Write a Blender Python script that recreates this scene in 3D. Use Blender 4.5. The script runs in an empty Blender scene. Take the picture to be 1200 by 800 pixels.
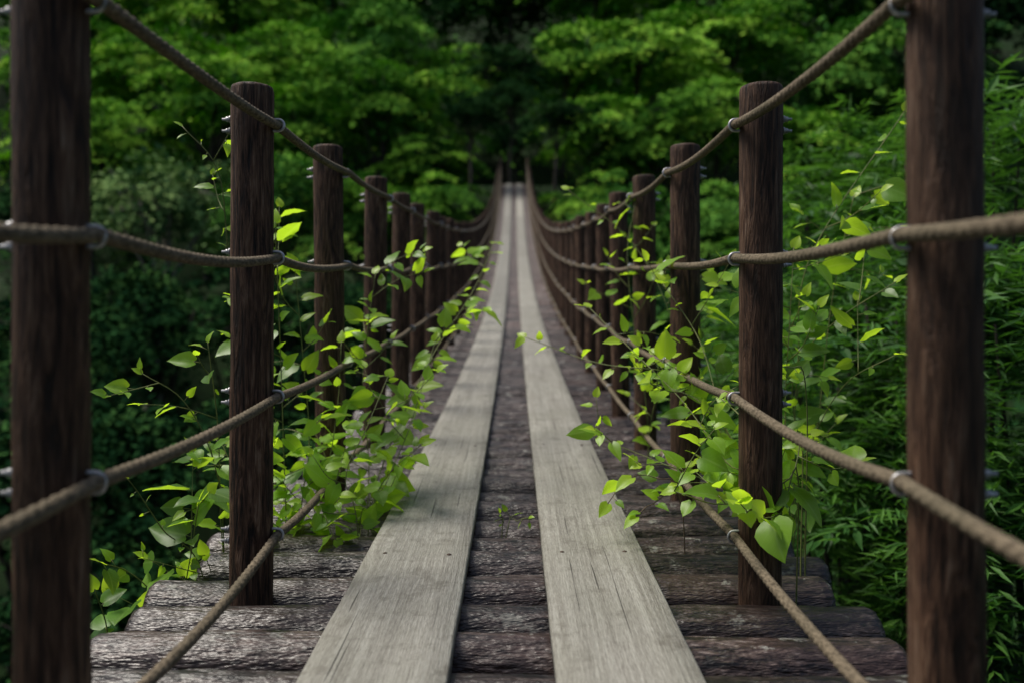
import bpy, math, random
import numpy as np
from mathutils import noise, Vector
R_=np.random.RandomState(7); random.seed(7)
S=bpy.context.scene; C=S.collection
PI=math.pi
K=539.0; D1=1000.0/K; SP=.434*D1; XC=-.02
YE=34.2
def deck(y):
    t=y/D1-1
    return (-295+66*t+8.3*t*t)/K
LIFT=.012
ZE=deck(YE)-.08
def P(px,py,dd):
    y=dd*D1
    return np.array([(px-603)/1000*y,y,(400-py)/1000*y])
# ---------------------------------------------------------------- mesh helpers
class MB:
    def __init__(s): s.V=[];s.F=[];s.T=[];s.U=[];s.n=0
    def add(s,v,f,tint=.5,uv=None):
        v=np.asarray(v,float).reshape(-1,3); s.V.append(v)
        for a in (f if isinstance(f,list) else [f]):
            s.F.append(np.asarray(a,int)+s.n)
        s.T.append(np.broadcast_to(np.asarray(tint,float),(len(v),)))
        s.U.append(uv if uv is not None else np.zeros((len(v),2)))
        s.n+=len(v)
    def mesh(s,name,mat,smooth=True):
        V=np.concatenate(s.V);me=bpy.data.meshes.new(name)
        me.vertices.add(len(V));me.vertices.foreach_set('co',V.ravel().astype(np.float32))
        idx=np.concatenate([f.ravel() for f in s.F]);tot=np.concatenate([np.full(len(f),f.shape[1]) for f in s.F])
        st=np.concatenate([[0],np.cumsum(tot)[:-1]])
        me.loops.add(len(idx));me.loops.foreach_set('vertex_index',idx.astype(np.int32))
        me.polygons.add(len(tot));me.polygons.foreach_set('loop_start',st.astype(np.int32));me.polygons.foreach_set('loop_total',tot.astype(np.int32))
        me.polygons.foreach_set('use_smooth',np.full(len(tot),smooth))
        a=me.attributes.new('tint','FLOAT','POINT');a.data.foreach_set('value',np.concatenate(s.T).astype(np.float32))
        U=np.concatenate(s.U)
        if U.any():
            for k,nm in enumerate(('lu','lv')):
                a=me.attributes.new(nm,'FLOAT','POINT');a.data.foreach_set('value',U[:,k].astype(np.float32))
        me.materials.append(mat);me.update(calc_edges=True);return me
    def build(s,name,mat,parent=None,smooth=True):
        return link(name,s.mesh(name,mat,smooth),parent)
def link(name,me,parent=None,loc=None):
    o=bpy.data.objects.new(name,me);C.objects.link(o);o.parent=parent
    if loc is not None:o.location=loc
    return o
def empty(name,loc=(0,0,0)):
    return link(name,None,None,loc)
def tag(o,label=None,cat=None,group=None,kind=None):
    if label:o['label']=label
    if cat:o['category']=cat
    if group:o['group']=group
    if kind:o['kind']=kind
    return o
def tube(mb,pts,rad,sides=8,cap=True,tint=.5):
    pts=np.asarray(pts,float);n=len(pts);rad=np.broadcast_to(np.asarray(rad,float),(n,))
    tg=np.gradient(pts,axis=0);tg/=np.linalg.norm(tg,axis=1)[:,None]+1e-9
    up=np.array([0,0,1.]) if abs(tg[0][2])<.9 else np.array([1.,0,0])
    A=[];a=np.cross(tg[0],up);a/=np.linalg.norm(a)
    for i in range(n):
        a=a-tg[i]*a.dot(tg[i]);a/=np.linalg.norm(a)+1e-9;A.append(a.copy())
    A=np.array(A);B=np.cross(tg,A)
    th=np.linspace(0,2*PI,sides,endpoint=False)
    v=pts[:,None]+rad[:,None,None]*(np.cos(th)[None,:,None]*A[:,None]+np.sin(th)[None,:,None]*B[:,None])
    mb.add(v,gridf(n,sides,cap),tint)
def gridf(n,m,cap=True):
    i=np.arange(n-1)[:,None];j=np.arange(m)[None,:];j2=(j+1)%m
    f=np.stack([i*m+j,i*m+j2,(i+1)*m+j2,(i+1)*m+j],-1).reshape(-1,4)
    out=[f]
    if cap: out+= [np.arange(m)[::-1][None,:],(np.arange(m)+(n-1)*m)[None,:]]
    return out
def spline(cp,step):
    cp=[np.array(c,float).view(np.ndarray) for c in cp];cp=[2*cp[0]-cp[1]]+cp+[2*cp[-1]-cp[-2]];o=[]
    for i in range(1,len(cp)-2):
        a,b,c,d=cp[i-1:i+3];m=max(2,int(np.linalg.norm(c-b)/step))
        for k in range(m):
            t=k/m;o.append(.5*((2*b)+(c-a)*t+(2*a-5*b+4*c-d)*t*t+(3*b-a-3*c+d)*t**3))
    o.append(cp[-2]);return np.array(o)
def norm(v): return v/(np.linalg.norm(v,axis=-1,keepdims=True)+1e-9)
def leafquads(mb,c,nrm,L,W,tint,dirs=None,rs=R_):
    n=len(c);nrm=norm(nrm)
    d=rs.normal(size=(n,3)) if dirs is None else dirs
    d=norm(d-nrm*(d*nrm).sum(1)[:,None]);s=np.cross(nrm,d)
    L=np.broadcast_to(L,(n,))[:,None];W=np.broadcast_to(W,(n,))[:,None]
    v=np.stack([c-d*L*.5,c+s*W*.5-d*L*.08,c+d*L*.5-nrm*L*.12,c-s*W*.5-d*L*.08],1)
    f=np.arange(n*4).reshape(n,4)
    mb.add(v,f,np.repeat(np.broadcast_to(tint,(n,)),4))
# ---------------------------------------------------------------- materials
class NT:
    def __init__(s,name):
        s.m=bpy.data.materials.new(name);s.m.use_nodes=True;s.t=s.m.node_tree;s.t.nodes.clear()
        s.out=s.t.nodes.new('ShaderNodeOutputMaterial')
    def n(s,ty,ins={},**kw):
        x=s.t.nodes.new('ShaderNode'+ty)
        for k,v in kw.items(): setattr(x,k,v)
        for k,v in ins.items(): s.set(x.inputs[k],v)
        return x
    def set(s,i,v):
        if isinstance(v,bpy.types.NodeSocket): s.t.links.new(v,i)
        elif isinstance(v,bpy.types.Node): s.t.links.new(v.outputs[0],i)
        else: i.default_value=v
    def math(s,op,a,b=0,c=0):
        return s.n('Math',{0:a,1:b,2:c},operation=op).outputs[0]
    def ramp(s,f,stops):
        r=s.n('ValToRGB',{0:f});e=r.color_ramp.elements
        while len(e)<len(stops): e.new(.5)
        for q,(p,c) in zip(e,stops): q.position=p;q.color=tuple(c)+(1,) if len(c)==3 else c
        return r.outputs[0]
    def noise(s,vec,scale,detail=4,rough=.5,dist=0):
        return s.n('TexNoise',{'Vector':vec,'Scale':scale,'Detail':detail,'Roughness':rough,'Distortion':dist}).outputs[0]
    def mapp(s,vec,scale,loc=(0,0,0)):
        return s.n('Mapping',{'Vector':vec,'Scale':scale,'Location':loc}).outputs[0]
    def mix(s,f,a,b,ty='MIX'):
        x=s.n('Mix',data_type='RGBA',blend_type=ty);s.set(x.inputs[0],f);s.set(x.inputs[6],a);s.set(x.inputs[7],b);return x.outputs[2]
    def gray(s,v): return s.n('CombineColor',{0:v,1:v,2:v}).outputs[0]
    def objco(s):
        co=s.n('TexCoord').outputs['Object'];ri=s.n('ObjectInfo').outputs['Random']
        off=s.n('CombineXYZ',{0:s.math('MULTIPLY',ri,37.),1:s.math('MULTIPLY',ri,91.),2:s.math('MULTIPLY',ri,53.)})
        return s.n('VectorMath',{0:co,1:off.outputs[0]},operation='ADD').outputs[0],ri
    def fin(s,col,rough=.7,bump=None,bs=.4,bd=.01,spec=.3,metal=0):
        p=s.n('BsdfPrincipled',{'Base Color':col,'Roughness':rough,'Metallic':metal,'Specular IOR Level':spec})
        if bump is not None:
            b=s.n('Bump',{'Strength':bs,'Distance':bd,'Height':bump});s.set(p.inputs['Normal'],b)
        s.set(s.out.inputs[0],p);return s.m
def C4(r,g,b): return (r,g,b,1)
def m_plank():
    s=NT('weathered_plank');co,ri=s.objco()
    vor=s.n('TexVoronoi',{'Vector':s.mapp(co,(1,.27,0)),'Scale':4.2,'Randomness':1});d=vor.outputs['Distance']
    kn=s.ramp(d,[(0,(1,1,1)),(.05,(.9,.9,.9)),(.068,(.0,.0,.0))])
    warp=s.ramp(d,[(0,(1,1,1)),(.28,(0,0,0))])
    sx=s.n('SeparateXYZ',{0:co})
    w2=s.noise(s.mapp(co,(2,.6,2)),1,1)
    x=s.math('ADD',sx.outputs[0],s.math('MULTIPLY',warp,.035));x=s.math('ADD',x,s.math('MULTIPLY',w2,.04))
    v=s.n('CombineXYZ',{0:x,1:sx.outputs[1],2:sx.outputs[2]}).outputs[0]
    g1=s.noise(s.mapp(v,(95,.55,20)),1,4,.7);g2=s.noise(s.mapp(v,(330,40,40)),1,3,.75)
    big=s.noise(co,2.6,3,.6)
    cr=s.ramp(s.noise(s.mapp(v,(150,1.1,20),(3,7,1)),1,1,.5),[(.0,(.1,.1,.1)),(.265,(.2,.2,.2)),(.285,(1,1,1))])
    g=s.math('ADD',s.math('MULTIPLY',g1,.5),s.math('MULTIPLY',g2,.5))
    col=s.ramp(g,[(.34,(.125,.115,.097)),(.47,(.225,.215,.188)),(.62,(.345,.34,.30))])
    col=s.mix(s.ramp(big,[(.4,(0,0,0)),(.7,(.4,.4,.4))]),col,C4(.16,.16,.122))
    blot=s.noise(co,14,4,.75)
    col=s.mix(s.ramp(blot,[(.34,(.55,.55,.55)),(.46,(0,0,0))]),col,C4(.11,.10,.08))
    col=s.mix(kn,col,C4(.035,.026,.019))
    col=s.mix(cr,C4(.02,.017,.014),col)
    col=s.mix(1.,col,s.gray(s.math('MULTIPLY_ADD',ri,.35,.85)),'MULTIPLY')
    b=s.noise(s.mapp(co,(260,14,40)),1,2,.65)
    return s.fin(col,.6,b,.5,.004,.3)
def m_log(name,k=1.):
    s=NT(name);co,ri=s.objco()
    w=s.noise(s.mapp(co,(4,9,9)),1,2)
    g1=s.noise(s.mapp(co,(9,46,46)),1,4,.74,.6);g2=s.noise(s.mapp(co,(50,150,150)),1,2,.6)
    li=s.noise(s.mapp(co,(12,16,16)),1,4,.7)
    g=s.math('ADD',s.math('MULTIPLY',g1,.65),s.math('MULTIPLY',g2,.35))
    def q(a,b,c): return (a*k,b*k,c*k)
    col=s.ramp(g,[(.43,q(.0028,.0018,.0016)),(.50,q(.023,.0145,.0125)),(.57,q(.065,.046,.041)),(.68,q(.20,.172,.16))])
    col=s.mix(s.ramp(w,[(.45,(0,0,0)),(.7,(.6,.6,.6))]),col,q(.034,.018,.014)+(1,))
    col=s.mix(s.ramp(li,[(.62,(0,0,0)),(.67,(.75,.75,.75))]),col,C4(.22,.22,.195))
    col=s.mix(1.0,col,s.gray(s.math('MULTIPLY_ADD',ri,.8,.6)),'MULTIPLY')
    b=s.noise(s.mapp(co,(14,60,60)),1,3,.7)
    return s.fin(col,.40,b,.9,.012,.55)
def m_post():
    s=NT('brown_stained_post');co,ri=s.objco()
    g1=s.noise(s.mapp(co,(50,50,5.5)),1,4,.72,1.1);g2=s.noise(s.mapp(co,(190,190,18)),1,2,.6)
    wv=s.noise(co,3,2)
    g=s.math('ADD',s.math('MULTIPLY',g1,.65),s.math('MULTIPLY',g2,.35))
    col=s.ramp(g,[(.40,(.006,.0035,.0022)),(.48,(.044,.021,.012)),(.56,(.098,.053,.031)),(.70,(.22,.155,.11))])
    col=s.mix(s.ramp(wv,[(.4,(0,0,0)),(.65,(.5,.5,.5))]),col,C4(.034,.019,.011))
    return s.fin(col,.65,g1,1.0,.012,.22)
def m_rope():
    s=NT('weathered_rope');co,ri=s.objco()
    n1=s.noise(s.mapp(co,(200,90,200)),1,2);n2=s.noise(co,6,2)
    col=s.ramp(n1,[(.3,(.055,.043,.029)),(.7,(.18,.145,.10))])
    col=s.mix(s.ramp(n2,[(.4,(0,0,0)),(.7,(.5,.5,.5))]),col,C4(.07,.064,.04))
    return s.fin(col,.85,n1,.6,.003,.15)
def m_metal():
    s=NT('galvanised_steel');co,ri=s.objco()
    n1=s.noise(co,90,2)
    return s.fin(s.ramp(n1,[(.3,(.22,.22,.22)),(.7,(.5,.5,.51))]),.45,None,spec=.4,metal=.6)
def m_leaf(name,stops,tr=.35,trc=(.25,.4,.04),rough=.45,veins=False,spec=.35):
    s=NT(name);t=s.n('Attribute',attribute_name='tint').outputs['Fac']
    ri=s.n('ObjectInfo').outputs['Random']
    t2=s.math('ADD',t,s.math('MULTIPLY_ADD',ri,.2,-.1))
    col=s.ramp(t2,stops);bump=None
    if tr==0:
        s.set(s.out.inputs[0],s.n('BsdfDiffuse',{'Color':col}));return s.m
    if veins:
        u=s.n('Attribute',attribute_name='lu').outputs['Fac'];v=s.n('Attribute',attribute_name='lv').outputs['Fac']
        av=s.math('ABSOLUTE',v)
        ph=s.math('SUBTRACT',u,s.math('MULTIPLY',av,.7))
        sv=s.math('PINGPONG',ph,.075)
        sm=s.ramp(s.math('MULTIPLY',sv,13.3),[(.0,(.55,.55,.55)),(.16,(0,0,0))])
        mid=s.ramp(av,[(0,(1,1,1)),(.05,(0,0,0))])
        vm=s.math('MAXIMUM',sm,mid)
        col=s.mix(s.math('MULTIPLY',vm,.35),col,C4(.32,.46,.14))
    p=s.n('BsdfPrincipled',{'Base Color':col,'Roughness':rough,'Specular IOR Level':spec})
    tc=s.mix(.5,col,C4(*trc));tc=s.mix(1.,tc,C4(1.6,1.6,1.1),'MULTIPLY')
    tl=s.n('BsdfTranslucent',{'Color':tc})
    mx=s.n('MixShader',{0:tr,1:p,2:tl});s.set(s.out.inputs[0],mx);return s.m
def m_bark(name='tree_bark',a=(.02,.016,.012),b=(.07,.06,.05)):
    s=NT(name);co,ri=s.objco();n1=s.noise(s.mapp(co,(6,6,1.5)),1.5,3,.65)
    return s.fin(s.ramp(n1,[(.35,a),(.7,b)]),.85,None,spec=.2)
def m_stem(name,a,b):
    s=NT(name);co,ri=s.objco();n1=s.noise(co,25,2)
    return s.fin(s.ramp(n1,[(.3,a),(.7,b)]),.55,None,spec=.3)
def m_ground():
    s=NT('forest_floor');co=s.n('TexCoord').outputs['Object'];n1=s.noise(co,.5,5,.65);n2=s.noise(co,6,4,.7)
    col=s.ramp(n1,[(.35,(.005,.012,.004)),(.55,(.012,.03,.008)),(.75,(.018,.026,.009))])
    col=s.mix(s.ramp(n2,[(.4,(0,0,0)),(.7,(.6,.6,.6))]),col,C4(.007,.016,.005))
    return s.fin(col,.95,None,spec=.1)
MP=m_plank();ML=m_log('dark_bark_log');ML2=m_log('haze_painted_log',2.2);MPO=m_post();MR=m_rope();MM=m_metal();MB_=m_bark();MG=m_ground();MBP=m_bark('pale_bark',(.12,.11,.09),(.28,.26,.22))  # paler log: far-deck haze and sheen painted into the bark colour
MMap=m_leaf('bright_layered_leaves',[(.1,(.045,.14,.022)),(.5,(.165,.37,.042)),(.9,(.36,.60,.075))],0)
MGr=m_leaf('mid_green_leaves',[(.1,(.032,.105,.022)),(.5,(.10,.26,.042)),(.9,(.21,.42,.06))],0)
MBl=m_leaf('grey_green_leaves',[(.1,(.055,.12,.045)),(.5,(.14,.24,.08)),(.9,(.26,.38,.13))],0)
MDk=m_leaf('dark_evergreen_leaves',[(.1,(.006,.023,.009)),(.5,(.019,.06,.019)),(.9,(.05,.12,.03))],0)
MSh=m_leaf('shrub_leaves',[(.1,(.010,.038,.009)),(.5,(.032,.105,.018)),(.9,(.10,.23,.03))],.3,(.07,.20,.02),.5,False,.2)
MV=m_leaf('vine_leaves',[(.0,(.035,.09,.026)),(.4,(.11,.25,.020)),(.75,(.23,.42,.025)),(1,(.36,.52,.035))],.55,(.42,.60,.025),.38,True,.4)
MSt=m_stem('green_stem',(.07,.10,.025),(.16,.17,.05));MStb=m_stem('woody_stem',(.05,.03,.02),(.13,.09,.06))
# ---------------------------------------------------------------- terrain
def terrain(x,y):
    x=np.asarray(x,float);y=np.asarray(y,float)
    far=np.where(y<34,ZE-(34-y)*.95,ZE)+np.clip(y-42,0,30)*.64+np.clip(y-72,0,60)*.8
    dip=np.clip((np.abs(x)-2.0)/3,0,1)*4*np.clip((47-y)/7,0,1)
    far=far-dip
    ys=y-np.clip(x-1.3,0,9)*1.5
    near=np.where(ys<2,-1.9+(2-ys)*.12,-1.9-(ys-2)*1.05)
    near=np.minimum(near,3)
    z=np.maximum(np.maximum(far,near),-17)
    bump=.5*np.sin(x*.37+1.3)*np.sin(y*.31+.4)+.3*np.sin(x*.9+y*.5)*np.sin(y*.8-x*.3)
    w=np.clip(np.hypot(x*1.3,y-36)/8-.4,0,1)*np.clip(np.hypot(x,y)/8,0,1)
    return z+bump*w*1.2
ax=np.concatenate([np.arange(-300,-50,12),np.arange(-50,50,1.),np.arange(50,301,12)])
ay=np.concatenate([np.arange(-200,-10,12),np.arange(-10,80,1.),np.arange(80,401,12)])
X,Y=np.meshgrid(ax,ay,indexing='ij');Z=terrain(X,Y)
g=MB();n,m=X.shape;i=np.arange(n-1)[:,None];j=np.arange(m-1)[None,:]
g.add(np.stack([X,Y,Z],-1),np.stack([i*m+j,(i+1)*m+j,(i+1)*m+j+1,i*m+j+1],-1).reshape(-1,4))
tag(g.build('hillside_ground',MG),kind='structure')
yy=np.linspace(YE-.1,42,14);pw=.8
pv=np.array([[ (XC+sx*pw+math.sin(y*.5)*.2*(y-YE)/5),y,max(float(terrain(0,y)),ZE-.03)+.03] for y in yy for sx in(-1,1)])
g=MB();g.add(pv,np.array([[2*k,2*k+1,2*k+3,2*k+2] for k in range(13)]));tag(g.build('forest_path',MG),kind='structure')
# ---------------------------------------------------------------- bridge
BR=empty('rope_footbridge',(0,0,0))
tag(BR,'narrow suspension footbridge with log deck, two long grey planks, brown posts and rope rails','bridge')
def vn(x,y,z): return noise.noise(Vector((x,y,z)))
LR=.068
logs=[]
for k in range(8):
    mb=MB();n=120;m=32;xs=np.linspace(-.76,.76,n);V=[]
    for a,x in enumerate(xs):
        for b in range(m):
            th=2*PI*b/m;c,s_=math.cos(th),math.sin(th)
            r=LR*(1+.08*vn(x*1.8,c*.8+k*9,s_*.8)+.05*vn(x*6,c*4+k*5,s_*4)+.06*vn(x*13,c*8,s_*8+k*3))
            e=min(x+.76,.76-x)
            if e<.012:r*=.9
            V.append((x,r*c,r*s_+.009*math.sin(x*3+k)))
    mb.add(V,gridf(n,m));logs.append(mb.mesh('log',ML))
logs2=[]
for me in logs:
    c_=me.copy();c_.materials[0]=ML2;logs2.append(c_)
pitch=SP/5;y0=.561*D1
far=MB();cnt=0
ky=-8
while True:
    y=y0+(ky+.5)*pitch;ky+=1
    if y>YE:break
    z=deck(y)-LR+LIFT
    if cnt<100:
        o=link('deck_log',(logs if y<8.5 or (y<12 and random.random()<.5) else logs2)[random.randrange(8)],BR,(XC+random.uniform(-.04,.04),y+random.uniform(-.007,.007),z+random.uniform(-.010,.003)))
        o.rotation_euler=(random.uniform(0,6.28),0,random.uniform(-.014,.014)+(PI if random.random()<.5 else 0))
        cnt+=1
    else:
        dx=random.uniform(-.02,.02)
        tube(far,[(XC+x+dx,y,z+random.uniform(-.003,.003)) for x in np.linspace(-.76,.76,7)],LR,12)
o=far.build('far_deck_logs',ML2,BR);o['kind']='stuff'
# planks
def board(xa,xb,ya,yb,th=.028):
    mb=MB();ny=max(6,int((yb-ya)/.08));ys=np.linspace(ya+.005,yb-.005,ny);xm=(xa+xb)/2;w=(xb-xa)/2
    prof=[(-w,0),(-w,th-.004),(-w+.004,th),(-w*.5,th+.0008),(0,th-.0006),(w*.5,th+.0006),(w-.004,th),(w,th-.004),(w,0)]
    V=[]
    for y in ys:
        for (px,pz) in prof:
            ed=.0015*vn(y*6,px*40,3) if abs(px)>w*.9 else 0
            V.append((px+ed,y-ya,deck(y)+pz-deck(ya)+.0015*vn(y*3,px*8,1)))
    mb.add(V,gridf(ny,len(prof)))
    o=mb.build('walkway_plank',MP,BR);o.location=(xm,ya,deck(ya)+LIFT+random.uniform(0,.005))
    for yn in (ya+.12,)+tuple(np.arange(ya+1.2,yb-.6,1.3))+(yb-.12,):
        if yn>9: break
        for sx in(-1,1):
            nb=MB();zz=deck(yn)-deck(ya)+th;a_=(sx*(w-.045),yn-ya+random.uniform(-.01,.01))
            tube(nb,[(a_[0],a_[1],zz-.004),(a_[0],a_[1],zz+.0016),(a_[0],a_[1],zz+.003)],[.0055,.0055,.003],10)
            nb.build('nail_head',MNL,o)
    return o
s=NT('rusty_nail');MNL=s.fin(C4(.05,.03,.02),.6,None,spec=.4,metal=.4)
for (xa,xb,offs) in((-.350,-.106,0),(.066,.302,.25)):
    y=-.5
    L=[7.4-offs]+[4.0]*8
    for l in L:
        y2=min(y+l,YE)
        if y2-y>.5: board(xa+random.uniform(-.002,.002),xb+random.uniform(-.002,.002),y,y2)
        y=y2
for sx in(-1,1):
    mb=MB();tube(mb,[(XC+sx*.5,y,deck(y)-2*LR-.03) for y in np.linspace(-.5,YE,60)],.035,10);mb.build('support_cable',MM,BR)
# posts
PH=1.098;PR=.0455
pm=[]
for k in range(5):
    mb=MB();zs=np.concatenate([np.linspace(-.36,PH-.008,60),[PH-.002,PH]]);m=28;V=[]
    for a,z in enumerate(zs):
        for b in range(m):
            th=2*PI*b/m;c,s_=math.cos(th),math.sin(th)
            r=PR*(1+.02*vn(z*1.5+k*7,c,s_)+.035*vn(z*5,c*4+k*5,s_*4)+.03*vn(z*9,c*9+k*5,s_*9))
            if a==len(zs)-2:r*=.96
            if a==len(zs)-1:r*=.88
            V.append((r*c,r*s_,z))
    mb.add(V,gridf(len(zs),m));pm.append(mb.mesh('post',MPO))
HS=[1.015,.728,.428,.13]
RX=.55-.0560
def clamp(mb,side,h,y=0,xo=0,zo=0):
    xr=-side*(.55-RX);rr=.0125
    pts=[(side*.066,y,h+rr)]+[(xr-side*math.sin(a)*rr,y,h+rr*math.cos(a)) for a in np.linspace(0,PI,9)]+[(side*.066,y,h-rr)]
    tube(mb,np.array(pts)+np.array([xo,0,zo]),.0032,8)
    for s2 in(1,-1):
        tube(mb,np.array([(side*.051,y,h+s2*rr),(side*.057,y,h+s2*rr)])+np.array([xo,0,zo]),.006,6)
        tube(mb,np.array([(side*.0465,y,h+s2*rr),(side*.0500,y,h+s2*rr)])+np.array([xo,0,zo]),.008,14)
cm={}
for sd in(-1,1):
    mb=MB();clamp(mb,sd,0);cm[sd]=mb.mesh('rope_clamp',MM)
farc=MB()
for n_ in range(42):
    y=y0+SP*n_
    if y>YE:break
    for sd in(-1,1):
        o=link('post',pm[random.randrange(5)],BR,(XC+sd*.55-(.004 if (n_==0 and sd>0) else 0)+(.006 if (n_==0 and sd<0) else 0),y,deck(y)+random.uniform(-.006,.006)))
        tl=.003 if n_<2 else .011
        o.rotation_euler=(random.uniform(-.012,.012),random.uniform(-tl,tl),random.uniform(0,6.28) if n_>11 else 0)
        if n_==0:o.scale=(.95,.95,1)
        for h in HS:
            if n_<12:
                c=link('rope_clamp',cm[sd],o,(0,0,h))
            else: clamp(farc,sd,h,y,XC+sd*.55,deck(y))
o=farc.build('far_rope_clamps',MM,BR);o['kind']='stuff'
ys=np.concatenate([np.arange(-.6,3.2,.005),np.arange(3.2,8,.012),np.arange(8,YE-.1,.06)])
for sd in(-1,1):
    for hi,h in enumerate(HS):
        u=((ys-y0)/SP)%1
        sag=-(.012+.004*math.sin(hi*3+sd))*4*u*(1-u)+.003*np.sin(ys*2.3+hi)*np.sin(PI*u)
        zc=deck(ys)+h+sag;xc=XC+sd*RX+.004*np.sin(ys*1.9+hi*2+sd)*np.sin(PI*u)
        xc=xc+(-.004 if sd>0 else .006)*np.clip(1-np.abs(ys-y0)/SP,0,1)
        m=18;th=np.linspace(0,2*PI,m,endpoint=False)[None,:];ph=(2*PI*ys/.062)[:,None]
        tw=np.where(ys<8,1,0)[:,None]
        r=.0102*(1-.25*tw*(1-np.abs(np.cos(1.5*(th-ph)))**.8))
        V=np.stack([xc[:,None]+r*np.cos(th),np.broadcast_to(ys[:,None],r.shape),zc[:,None]+r*np.sin(th)],-1)
        mb=MB();mb.add(V,gridf(len(ys),m));mb.build('rail_rope',MR,BR)
# ---------------------------------------------------------------- trees
def crown(kind,seed):
    rs=np.random.RandomState(seed);mb=MB()
    npad,nl={'M':(36,330),'G':(40,250),'B':(40,170),'D':(44,170)}[kind]
    flat={'M':.14,'G':.24,'B':.34,'D':.28}[kind]
    for p in range(npad):
        d=rs.normal(size=3);d/=np.linalg.norm(d);d[2]=abs(d[2])*1.25-.55
        rr=rs.uniform(.45,1.15);c=d*rr*np.array([1.15,1.15,1.0])*(1+.25*math.sin(3*math.atan2(d[1],d[0])+seed))
        pr=rs.uniform(.2,.5) if kind=='M' else rs.uniform(.16,.42)
        th=rs.uniform(0,2*PI,nl);q=np.sqrt(rs.uniform(0,1,nl))
        q*=1+.35*np.sin(3*th+p)+.3*np.sin(7*th+2*p)
        lx=q*np.cos(th)*pr;ly=q*np.sin(th)*pr
        td=d[:2]*.5
        lz=rs.normal(size=nl)*flat*pr*.5-(.35*q*q*pr if kind!='M' else .26*q*q*pr)-(lx*td[0]+ly*td[1])
        c3=c+np.stack([lx,ly,lz],1)
        nr=rs.normal(size=(nl,3))*(.5 if kind=='M' else .6)+np.array([0,0,1.])+np.array([d[0],d[1],0])*.7
        L=rs.uniform(.05,.095,nl)
        ti=rs.uniform(.1,.75)+rs.uniform(-.25,.3,nl)
        leafquads(mb,c3,nr,L,L*.6,ti,None,rs)
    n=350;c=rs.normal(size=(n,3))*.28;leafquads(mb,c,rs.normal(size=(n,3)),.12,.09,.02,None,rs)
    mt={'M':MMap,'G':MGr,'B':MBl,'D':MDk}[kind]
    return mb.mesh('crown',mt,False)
CR={k:[crown(k,s) for s in ss] for k,ss in {'M':(1,2,3,12),'G':(4,5,6),'B':(7,8),'D':(9,10,11)}.items()}
def tree(px,py,D,R,kind,label,i,cat='tree'):
    rs=np.random.RandomState(100+i)
    R*=1.04
    x=(px-603)/1000*D;z=(400-py)/1000*D
    bx=x+rs.uniform(-.4,.4);by=D+rs.uniform(-.3,.3)
    if abs(bx)<1.5 and D<35.5: bx=math.copysign(1.5,bx)
    bz=float(terrain(bx,by))-.2
    z=max(z,bz+R*.9)
    t=empty('broadleaf_tree' if kind!='D' else 'evergreen_tree',(bx,by,bz))
    tag(t,label,cat,'trees on the wooded hillside')
    mb=MB();top=np.array([x-bx,D-by,z-bz]);H=top[2]
    pts=spline([np.array([0,0,0]),top*np.array([.2,.2,.35])+rs.uniform(-.2,.2,3)*np.array([1,1,0]),top*np.array([.7,.7,.75]),top+np.array([0,0,R*.45])],.5)
    r0=.035*R+.012*H
    tube(mb,pts,np.linspace(r0,r0*.2,len(pts)),9)
    for k in range(12):
        a=rs.uniform(0,6.28);e=rs.uniform(0,.6);s0=pts[int(len(pts)*rs.uniform(.45,.9))]
        tip=top+np.array([math.cos(a)*R*.8,math.sin(a)*R*.8,R*(e-.15)*.8])
        sp_=spline([s0,(s0+tip)/2+np.array([0,0,.1*R]),tip],.5)
        tube(mb,sp_,np.linspace(r0*.4,r0*.08,len(sp_)),6)
    mb.build('trunk',MBP if kind=='B' else MB_,t)
    c=link('crown',CR[kind][rs.randint(len(CR[kind]))].copy(),t,tuple(top))
    c.scale=(R,R,R*rs.uniform(.8,1.05));c.rotation_euler=(0,0,rs.uniform(0,6.28))
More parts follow.
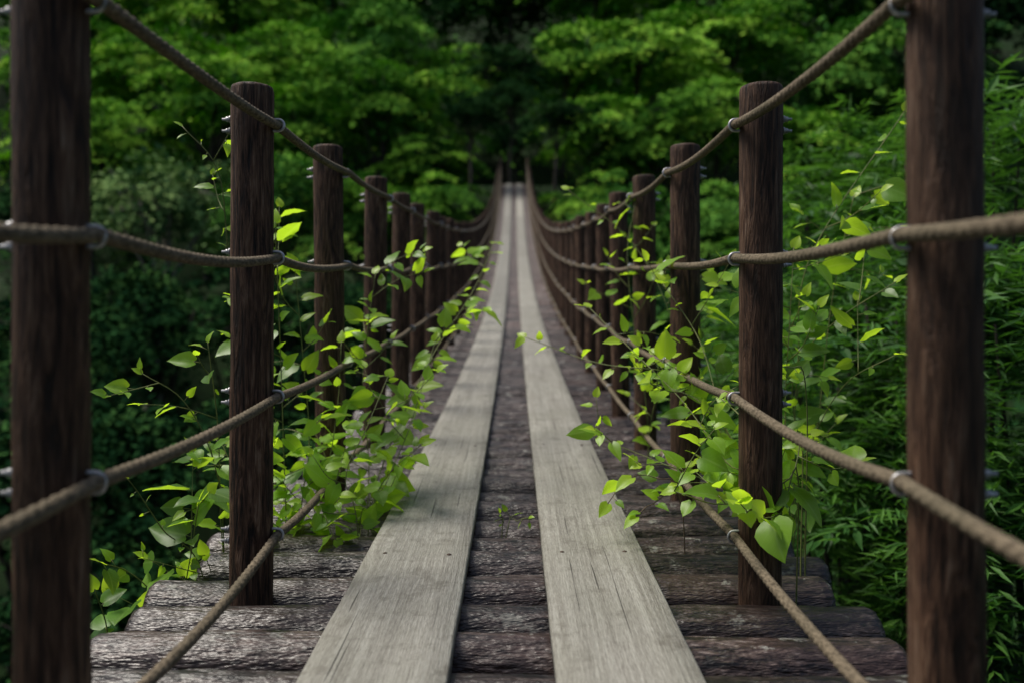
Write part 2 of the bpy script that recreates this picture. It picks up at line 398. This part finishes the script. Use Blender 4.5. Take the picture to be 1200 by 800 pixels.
TL=[
(20,10,60,5,'G','green tree at the top left corner, behind the nearest left post'),
(150,-5,60,5,'M','bright green tree at the top edge, right of the nearest left post'),
(275,0,59,5,'M','bright green tree at the top edge above the second left post'),
(390,-25,62,5,'G','dull green tree on the top edge, left of the dark hollow'),
(500,0,64,5,'G','dull tree filling the hollow at the top, left of centre'),
(600,-5,62,5,'D','dark tree at the top edge straight above the end of the bridge'),
(700,-10,60,5,'M','bright green tree at the top edge just right of centre'),
(815,-15,58,5,'M','bright green tree at the top edge, left of the second right post'),
(930,-5,60,5,'G','mid green tree at the top edge above the second right post'),
(1050,0,60,5,'D','dark tree at the top edge behind the nearest right post'),
(1170,10,60,5,'D','dark tree in the top right corner of the photo'),
(70,95,48,3.8,'M','bright green tree high on the far left, behind the nearest left post'),
(195,70,48,3.8,'M','yellow green layered tree in the upper left, highest of the bright ones'),
(330,85,47,3.8,'M','green layered tree above the top of the second left post'),
(445,60,48,3.6,'G','mid green tree in the upper left half beside the dark hollow'),
(530,100,46,3.0,'M','bright tree upper left of the far end of the bridge'),
(662,75,46,3.0,'M','bright tree upper right of the far end of the bridge'),
(745,70,46,3.6,'M','wide bright layered tree in the upper right half'),
(855,55,48,3.6,'M','bright layered tree left of the top of the second right post'),
(980,90,48,4,'G','mid green tree between the two nearest right posts, highest'),
(1110,100,48,4,'D','dark tree directly behind the upper nearest right post'),
(120,165,39,3,'M','bright tree left of the second left post, above the grey green tree'),
(250,120,39,2.8,'M','bright tree right behind the top of the second left post'),
(365,150,39,2.6,'M','bright green tree behind the top of the third left post'),
(450,125,39,2.9,'M','bright layered tree above the fourth left post'),
(505,190,38,2.0,'M','low bright tree left of the far end of the bridge'),
(600,85,43,2.2,'D','dark tree standing behind the far end of the bridge'),
(600,115,37,1.3,'D','dark crown overhanging the far end of the bridge'),
(602,165,42,1.5,'D','low dark tree closing the forest path beyond the bridge'),
(550,135,33,1.3,'D','dark tree leaning over the left rail at the far end of the bridge'),
(655,135,33,1.2,'D','dark tree leaning over the right rail at the far end of the bridge'),
(705,150,38,2.3,'M','bright tree right of the far end of the bridge'),
(770,165,38,2.7,'M','bright layered tree above the fourth and fifth right posts'),
(840,140,39,2.8,'M','bright tree between the second and third right post tops'),
(940,180,38,2.8,'M','bright green tree just right of the second right post'),
(1060,200,37,3,'G','mid green tree left of the nearest right post'),
(200,240,29,2.5,'B','grey green tree with thin pale branches left of the second left post'),
(50,260,30,2.8,'D','dark tree behind the middle of the nearest left post'),
(320,245,30,2.2,'G','mid green tree between the second and third left posts'),
(420,255,30,2.0,'M','light green tree seen between the third and fourth left posts'),
(510,245,32,1.6,'M','bright small tree above the far left row of posts'),
(694,245,32,1.6,'M','bright small tree above the far right row of posts'),
(745,265,30,2.0,'G','mid green tree behind the fourth and fifth right posts'),
(840,275,29,2.1,'G','mid green tree between the second and third right posts'),
(940,330,26,2.4,'D','dark tree seen past the right side of the second right post'),
(60,400,22,2.4,'D','dark tree in the ravine behind the nearest left post'),
(180,370,23,2.2,'D','dark tree in the ravine below the grey green tree'),
(310,380,22,2.0,'D','dark tree in the ravine behind the second left post'),
(430,370,24,2.0,'D','dark tree in the ravine behind the fourth left post'),
(700,370,25,2.0,'D','dark tree in the ravine behind the far right posts'),
(800,400,22,2.2,'D','dark tree in the ravine behind the third right post'),
(30,560,15,2.0,'D','dark tree low in the ravine at the left edge'),
(170,530,16,1.9,'D','dark tree low in the ravine left of the second left post'),
(330,540,17,1.9,'D','dark tree low in the ravine right of the second left post'),
(110,740,12,1.7,'D','dark treetop at the bottom left below the deck'),
]
for i,a in enumerate(TL): tree(*a,i)
# undergrowth
mb=MB();nc=1700
cx=R_.uniform(-46,46,nc);cy=R_.uniform(10,80,nc)
k=(np.abs(cx)>1.8)|(cy>46);cx=cx[k];cy=cy[k];nc=len(cx)
nl=36;rr=R_.uniform(.5,1.5,nc)
v=R_.normal(size=(nc,nl,3));v=norm(v)*R_.uniform(.5,1,(nc,nl,1))*rr[:,None,None];v[:,:,2]=np.abs(v[:,:,2])*.8
c=np.stack([cx,cy,terrain(cx,cy)],1)[:,None]+v
ti=(R_.uniform(.05,.6,nc)[:,None]+R_.uniform(-.15,.2,(nc,nl))).ravel()
L=R_.uniform(.18,.34,nc*nl)
leafquads(mb,c.reshape(-1,3),R_.normal(size=(nc*nl,3))*.5+[0,-.2,1],L,L*.6,ti)
tag(mb.build('forest_undergrowth',MDk,None,False),'dark leafy undergrowth covering the forest floor between the trees','undergrowth',kind='stuff')
# ---------------------------------------------------------------- right bank shrubs (narrow leaves)
def shrub_mesh(seed,mat):
    rs=np.random.RandomState(seed);mb=MB();ns=230
    d=norm(rs.normal(size=(ns,3)));d[:,2]=np.abs(d[:,2])*1.1-.3
    rad=rs.uniform(.3,1.1,(ns,1));lump=1+.3*np.sin(4*np.arctan2(d[:,1],d[:,0])+seed)[:,None]
    base=d*rad*lump*np.array([1,1,.95])
    ax=norm(d+rs.normal(size=(ns,3))*.45+np.array([0,0,.45]))
    nl=14;wide=rs.uniform(.12,.26,ns);big=rs.uniform(.6,1.15,ns);tb=rs.uniform(-.15,.15,ns)
    for k in range(nl):
        t=k/nl;pos=base+ax*(t*.55)+np.array([0,0,-.2])*t*t
        side=norm(np.cross(ax,rs.normal(size=(ns,3))*.3+np.array([0,0,1.])))*(1 if k%2 else -1)
        dr=norm(side*(1.1-t*.7)+ax*(.5+t)+np.array([0,0,-.3]))
        L=rs.uniform(.18,.30,ns)*(1-.3*t)*big
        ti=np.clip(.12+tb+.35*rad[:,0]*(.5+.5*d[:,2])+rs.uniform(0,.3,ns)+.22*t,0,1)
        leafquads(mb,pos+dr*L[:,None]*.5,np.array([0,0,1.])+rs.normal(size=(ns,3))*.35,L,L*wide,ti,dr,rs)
    return mb.mesh('foliage',mat,False)
SM=[shrub_mesh(s,MSh) for s in(21,22,23)]
def shrub(px,py,D,R,label,i):
    rs=np.random.RandomState(300+i)
    x=(px-603)/1000*D;z=(400-py)/1000*D;bz=float(terrain(x,D))-.1;bz=min(bz,z-.2*R)
    t=empty('narrow_leaf_shrub',(x,D,bz));tag(t,label,'shrub','narrow leaved shrubs on the right bank')
    mb=MB();top=np.array([0,0,z-bz])
    for k in range(7):
        a=rs.uniform(0,6.28);q=np.array([math.cos(a),math.sin(a),0])*R*.6
        pts=spline([q*.08,top*.5+q*.3,top+q+np.array([0,0,R*.3])],.2)
        tube(mb,pts,np.linspace(.025,.005,len(pts)),6)
    mb.build('stems',MB_,t)
    c=link('foliage',SM[i%3].copy(),t,tuple(top));c.scale=(R,R,R);c.rotation_euler=(0,0,rs.uniform(0,6.28))
SL=[(1010,265,5.5,.66,'brighter narrow leaved shrub between the two nearest right posts, topmost'),
(1160,230,4.6,.7,'narrow leaved shrub at the upper right edge beside the nearest right post'),
(985,400,4.2,.48,'narrow leaved shrub right of the second right post, level with the middle rope'),
(1085,400,3.8,.55,'narrow leaved shrub behind the middle of the nearest right post'),
(1210,430,3.4,.55,'narrow leaved shrub at the right edge below the middle rope'),
(1000,540,3.6,.45,'narrow leaved shrub right of the second right post, below the third rope'),
(1110,590,3.3,.45,'narrow leaved shrub behind the nearest right post, below the third rope'),
(1210,680,3.0,.45,'narrow leaved shrub in the lower right corner'),
(985,670,3.9,.42,'low narrow leaved shrub just past the ends of the deck logs'),
(1100,760,3.2,.4,'lowest narrow leaved shrub, at the foot of the nearest right post'),
(930,420,7,.8,'narrow leaved shrub showing between the second and third right posts'),
(880,600,5.5,.6,'dark narrow leaved shrub behind the lower second right post')]
for i,a in enumerate(SL): shrub(*a,i)
# ---------------------------------------------------------------- climbing plants
lt=np.array([-.06,.06,.22,.42,.62,.8,.92,1.0]);lw=np.array([.20,.40,.47,.42,.31,.17,.07,.0])
def add_leaf(mb,base,dr,nr,L,tint,rs,wf=1.0):
    nr=norm(nr-dr*dr.dot(nr));s=np.cross(nr,dr)
    fold=rs.uniform(.15,.6);droop=rs.uniform(.1,.6);tw=rs.uniform(-.4,.4)
    V=[];U=[]
    for i in range(8):
        t=max(lt[i],0)if i else 0
        for q in(-1,-.5,0,.5,1):
            w=lw[i]*q*wf;tt=(lt[i] if q else t)+(.0 if i else -.05*abs(q))
            z=fold*abs(w)*(1-.5*abs(q))-droop*tt*tt*.6+tw*w*tt+.02*math.sin(tt*14+q*2)*abs(q)
            V.append(base+L*(dr*tt+s*w+nr*z));U.append((tt,q*lw[i]))
    f=[]
    for i in range(7):
        for k in range(4): f.append((i*5+k,i*5+k+1,(i+1)*5+k+1,(i+1)*5+k))
    mb.add(V,np.array(f),tint,np.array(U))
def plant(name,label,shoots,seed,root,cat='climbing plant',stemm=None,rs_t=(.3,1.),dk=.95,ls=1.08,wr=(.58,.88)):
    rs=np.random.RandomState(seed);e=empty(name,tuple(root));tag(e,label,cat)
    st=MB();fo=MB();root=np.array(root)
    def run(pts,L,dens,twig,r0,lo,lev=0):
        pts=np.array(pts);tube(st,pts-root,np.linspace(r0,r0*.4,len(pts)),6)
        seg=np.linalg.norm(np.diff(pts,axis=0),axis=1);cum=np.concatenate([[0],np.cumsum(seg)]);tot=cum[-1]
        d=tot*lo;sd=1
        while d<tot:
            k=min(np.searchsorted(cum,d),len(pts)-1);p=pts[k];tg=norm(pts[k]-pts[max(k-1,0)])
            sd=-sd;fr=d/tot
            side=norm(np.cross(tg,np.array([0,-.6,.8])+rs.normal(size=3)*.3))*sd
            dr=norm(side+tg*rs.uniform(.1,.8)+np.array([0,-.25,-.15])+rs.normal(size=3)*.3)
            if lev==0 and rs.uniform()<twig:
                ln=rs.uniform(.07,.2);tp=spline([p,p+dr*ln*.5+np.array([0,0,.02]),p+dr*ln+np.array([0,0,rs.uniform(0,.1)])],.02)
                run(tp,L*.85,dens*1.15,0,r0*.55,.15,1)
            else:
                pe=p+dr*rs.uniform(.008,.022)
                tube(st,np.array([p,pe])-root,.0009,4)
                nr=np.array([0,-.35,.85])+rs.normal(size=3)*.45
                sc=ls*L*rs.uniform(.5,1.2)*(1-.55*max(0,(fr-.6)/.4))
                ti=np.clip(rs.uniform(*rs_t)*(.75+.25*fr),0,1)
                add_leaf(fo,pe-root,dr,nr,sc,ti,rs,rs.uniform(*wr))
            d+=rs.uniform(.6,1.4)/(dens*dk)
        tg=norm(pts[-1]-pts[-3])
        add_leaf(fo,pts[-1]-root,norm(tg+rs.normal(size=3)*.2),np.array([0,-.4,.8])+rs.normal(size=3)*.2,L*.5,.9,rs,.8)
    for (cp,L,dens,twig,lo) in shoots:
        run(spline(cp,.02),L,dens,twig,.003,lo)
    st.build('stem',stemm or MSt,e);fo.build('leaves',MV,e)
def g4(x,y): return np.array((x,y,float(terrain(x,y))-.05))
def pl(name,label,rootxy,shoots,seed,**k):
    r=g4(*rootxy);out=[]
    for (cp,L,dn,tw) in shoots:
        pts=[P(*c) for c in cp];l0=np.linalg.norm(pts[0]-r);l1=sum(np.linalg.norm(b-a) for a,b in zip(pts,pts[1:]))
        mid=(r*.4+pts[0]*.6);mid[:2]=pts[0][:2]
        out.append(([r,mid]+pts,L,dn,tw,l0/(l0+l1)))
    plant(name,label,out,seed,r,**k)
pl('climbing_plant','tall thin leafy shoot rising outside the rail, left of the second left post',(-.85,2.3),[
 ([(262,690,1.15),(258,600,1.15),(255,500,1.15),(243,400,1.14)],.055,22,.2),
 ([(262,640,1.15),(250,540,1.12),(215,470,1.1),(165,437,1.08)],.05,20,.1),
 ([(285,380,1.16),(268,300,1.15),(255,200,1.13),(213,148,1.12)],.045,24,.15),
 ([(240,690,1.1),(190,620,1.05),(160,575,1.02),(148,560,1.0)],.03,20,.1)],31,dk=1.0)
pl('climbing_plant','dull green broad leaved plant at the lower left beside the ends of the deck logs',(-1.0,2.0),[
 ([(200,770,1.1),(180,700,1.08),(150,670,1.06),(120,660,1.02)],.095,26,.2),
 ([(210,780,1.1),(215,700,1.08),(225,640,1.06),(232,590,1.05)],.09,28,.3),
 ([(250,780,1.15),(262,720,1.12),(240,650,1.1)],.08,26,.3),
 ([(120,800,1.05),(125,740,1.02),(110,690,1.0)],.08,22,.2)],32,rs_t=(.0,.6),wr=(.85,1.1),dk=1.0)
pl('climbing_plant','bright leafy plant filling the gap between the second and third left posts',(-.75,2.6),[
 ([(335,640,1.25),(332,520,1.27),(328,400,1.28),(322,260,1.28)],.085,30,.4),
 ([(350,640,1.25),(362,520,1.3),(355,420,1.32),(345,310,1.34)],.085,30,.4),
 ([(340,660,1.22),(300,600,1.2),(280,550,1.18),(235,545,1.15)],.07,26,.3),
 ([(345,660,1.25),(375,610,1.22),(400,580,1.2)],.08,28,.3),
 ([(345,640,1.25),(380,560,1.3),(395,480,1.34),(400,400,1.38)],.08,28,.4),
 ([(335,650,1.2),(290,620,1.15),(255,590,1.1),(215,600,1.06)],.065,22,.2)],33)
pl('climbing_plant','leafy plant arching over the lower ropes in front of the far left posts',(-.62,2.9),[
 ([(430,640,1.3),(432,540,1.4),(425,440,1.45),(440,320,1.5)],.08,30,.4),
 ([(430,640,1.28),(450,540,1.38),(505,420,1.55),(555,340,1.8),(578,285,1.95)],.085,28,.15),
 ([(430,640,1.25),(455,560,1.3),(480,500,1.38),(510,400,1.5)],.085,24,.2),
 ([(420,640,1.25),(435,590,1.25),(460,550,1.25),(495,520,1.26)],.08,22,.1),
 ([(420,640,1.2),(405,560,1.22),(430,500,1.25),(455,440,1.32)],.08,26,.3)],34)
pl('climbing_plant','leafy vine tangled in the lower right ropes, its tip reaching over the right plank',(.85,2.5),[
 ([(905,560,1.1),(880,500,1.12),(800,440,1.25),(700,425,1.4),(615,395,1.5)],.075,28,.15),
 ([(900,600,1.1),(850,540,1.12),(800,470,1.2),(740,410,1.3),(690,360,1.4)],.075,24,.2),
 ([(890,620,1.1),(840,570,1.12),(770,540,1.2),(695,510,1.25)],.07,26,.2),
 ([(890,600,1.12),(860,520,1.18),(820,470,1.22),(770,450,1.28)],.075,28,.4),
 ([(900,600,1.12),(850,500,1.2),(820,400,1.3),(775,330,1.4)],.09,24,.2)],35)
pl('climbing_plant','large heart shaped leaves hanging on the second right post just above the deck',(.75,2.0),[
 ([(935,560,1.0),(915,600,.97),(885,605,.93),(868,590,.91)],.14,40,0),
 ([(940,520,1.05),(925,560,1.0),(850,590,.98),(790,575,1.0)],.07,28,.3),
 ([(945,470,1.08),(925,430,1.04),(880,445,1.0),(850,460,1.0)],.045,20,.2)],36,dk=.9,ls=1.,wr=(.9,1.1))
pl('climbing_plant','small drooping leaves on a thin brown stem beside the right plank edge',(.45,2.4),[
 ([(800,600,1.15),(770,560,1.15),(735,560,1.15),(712,590,1.13)],.085,20,.1),
 ([(800,600,1.15),(765,590,1.13),(745,605,1.1)],.085,24,0)],37,stemm=MStb,dk=.8)
pl('climbing_plant','light green shoots climbing the far right posts above the top rope',(.75,3.4),[
 ([(760,520,1.7),(745,400,1.75),(735,300,1.8),(745,235,1.85)],.08,20,.25),
 ([(760,520,1.65),(790,400,1.6),(745,290,1.7),(665,222,1.75)],.075,18,.1),
 ([(850,520,1.4),(840,440,1.4),(820,380,1.42),(800,320,1.45)],.08,26,.4)],38)
pl('climbing_plant','slender leafy twigs spreading in front of the shrubs right of the second right post',(1.3,2.6),[
 ([(930,560,1.3),(935,420,1.3),(950,300,1.3),(1060,130,1.3)],.08,16,.3),
 ([(935,560,1.3),(930,440,1.3),(975,380,1.25),(1050,330,1.2)],.085,16,.3),
 ([(930,600,1.3),(950,520,1.25),(990,450,1.2),(1050,415,1.15)],.075,14,.2),
 ([(925,600,1.2),(920,480,1.2),(925,380,1.22),(930,290,1.25)],.08,22,.4),
 ([(945,600,1.4),(960,480,1.4),(975,350,1.4),(1000,230,1.4)],.09,18,.4)],39,rs_t=(.1,.6))
pl('seedling','tiny green seedling between the two planks',(-.04,2.25),[([(588,632,1.22),(590,612,1.22),(586,600,1.21)],.03,45,0),([(592,632,1.22),(606,610,1.22),(620,606,1.21)],.035,45,0)],40,cat='seedling',dk=.7,ls=1.)
# ---------------------------------------------------------------- light, camera
w=bpy.data.worlds.new('World');S.world=w;w.use_nodes=True;nt=w.node_tree
sky=nt.nodes.new('ShaderNodeTexSky');sky.sky_type='NISHITA';sky.sun_disc=False
el,az=math.radians(62),math.radians(-72)
sky.sun_elevation=el;sky.sun_rotation=az;sky.air_density=1.0;sky.dust_density=4
nt.links.new(sky.outputs[0],nt.nodes['Background'].inputs[0]);nt.nodes['Background'].inputs[1].default_value=.115
sl=bpy.data.lights.new('sun','SUN');sl.energy=4.5;sl.angle=math.radians(24);sl.color=(1,.95,.86)
so=bpy.data.objects.new('sun',sl);C.objects.link(so)
dv=Vector((math.sin(az)*math.cos(el),math.cos(az)*math.cos(el),math.sin(el)))
so.rotation_euler=dv.to_track_quat('Z','Y').to_euler()
cd=bpy.data.cameras.new('camera');co=bpy.data.objects.new('camera',cd);C.objects.link(co)
co.location=(0,0,0);co.rotation_euler=(PI/2,0,.003);cd.lens=30;cd.sensor_width=36;cd.clip_start=.02;cd.clip_end=1000
cd.dof.use_dof=True;cd.dof.focus_distance=1.9;cd.dof.aperture_fstop=2.2
S.camera=co
S.view_settings.view_transform='Standard';S.view_settings.look='None';S.view_settings.exposure=0
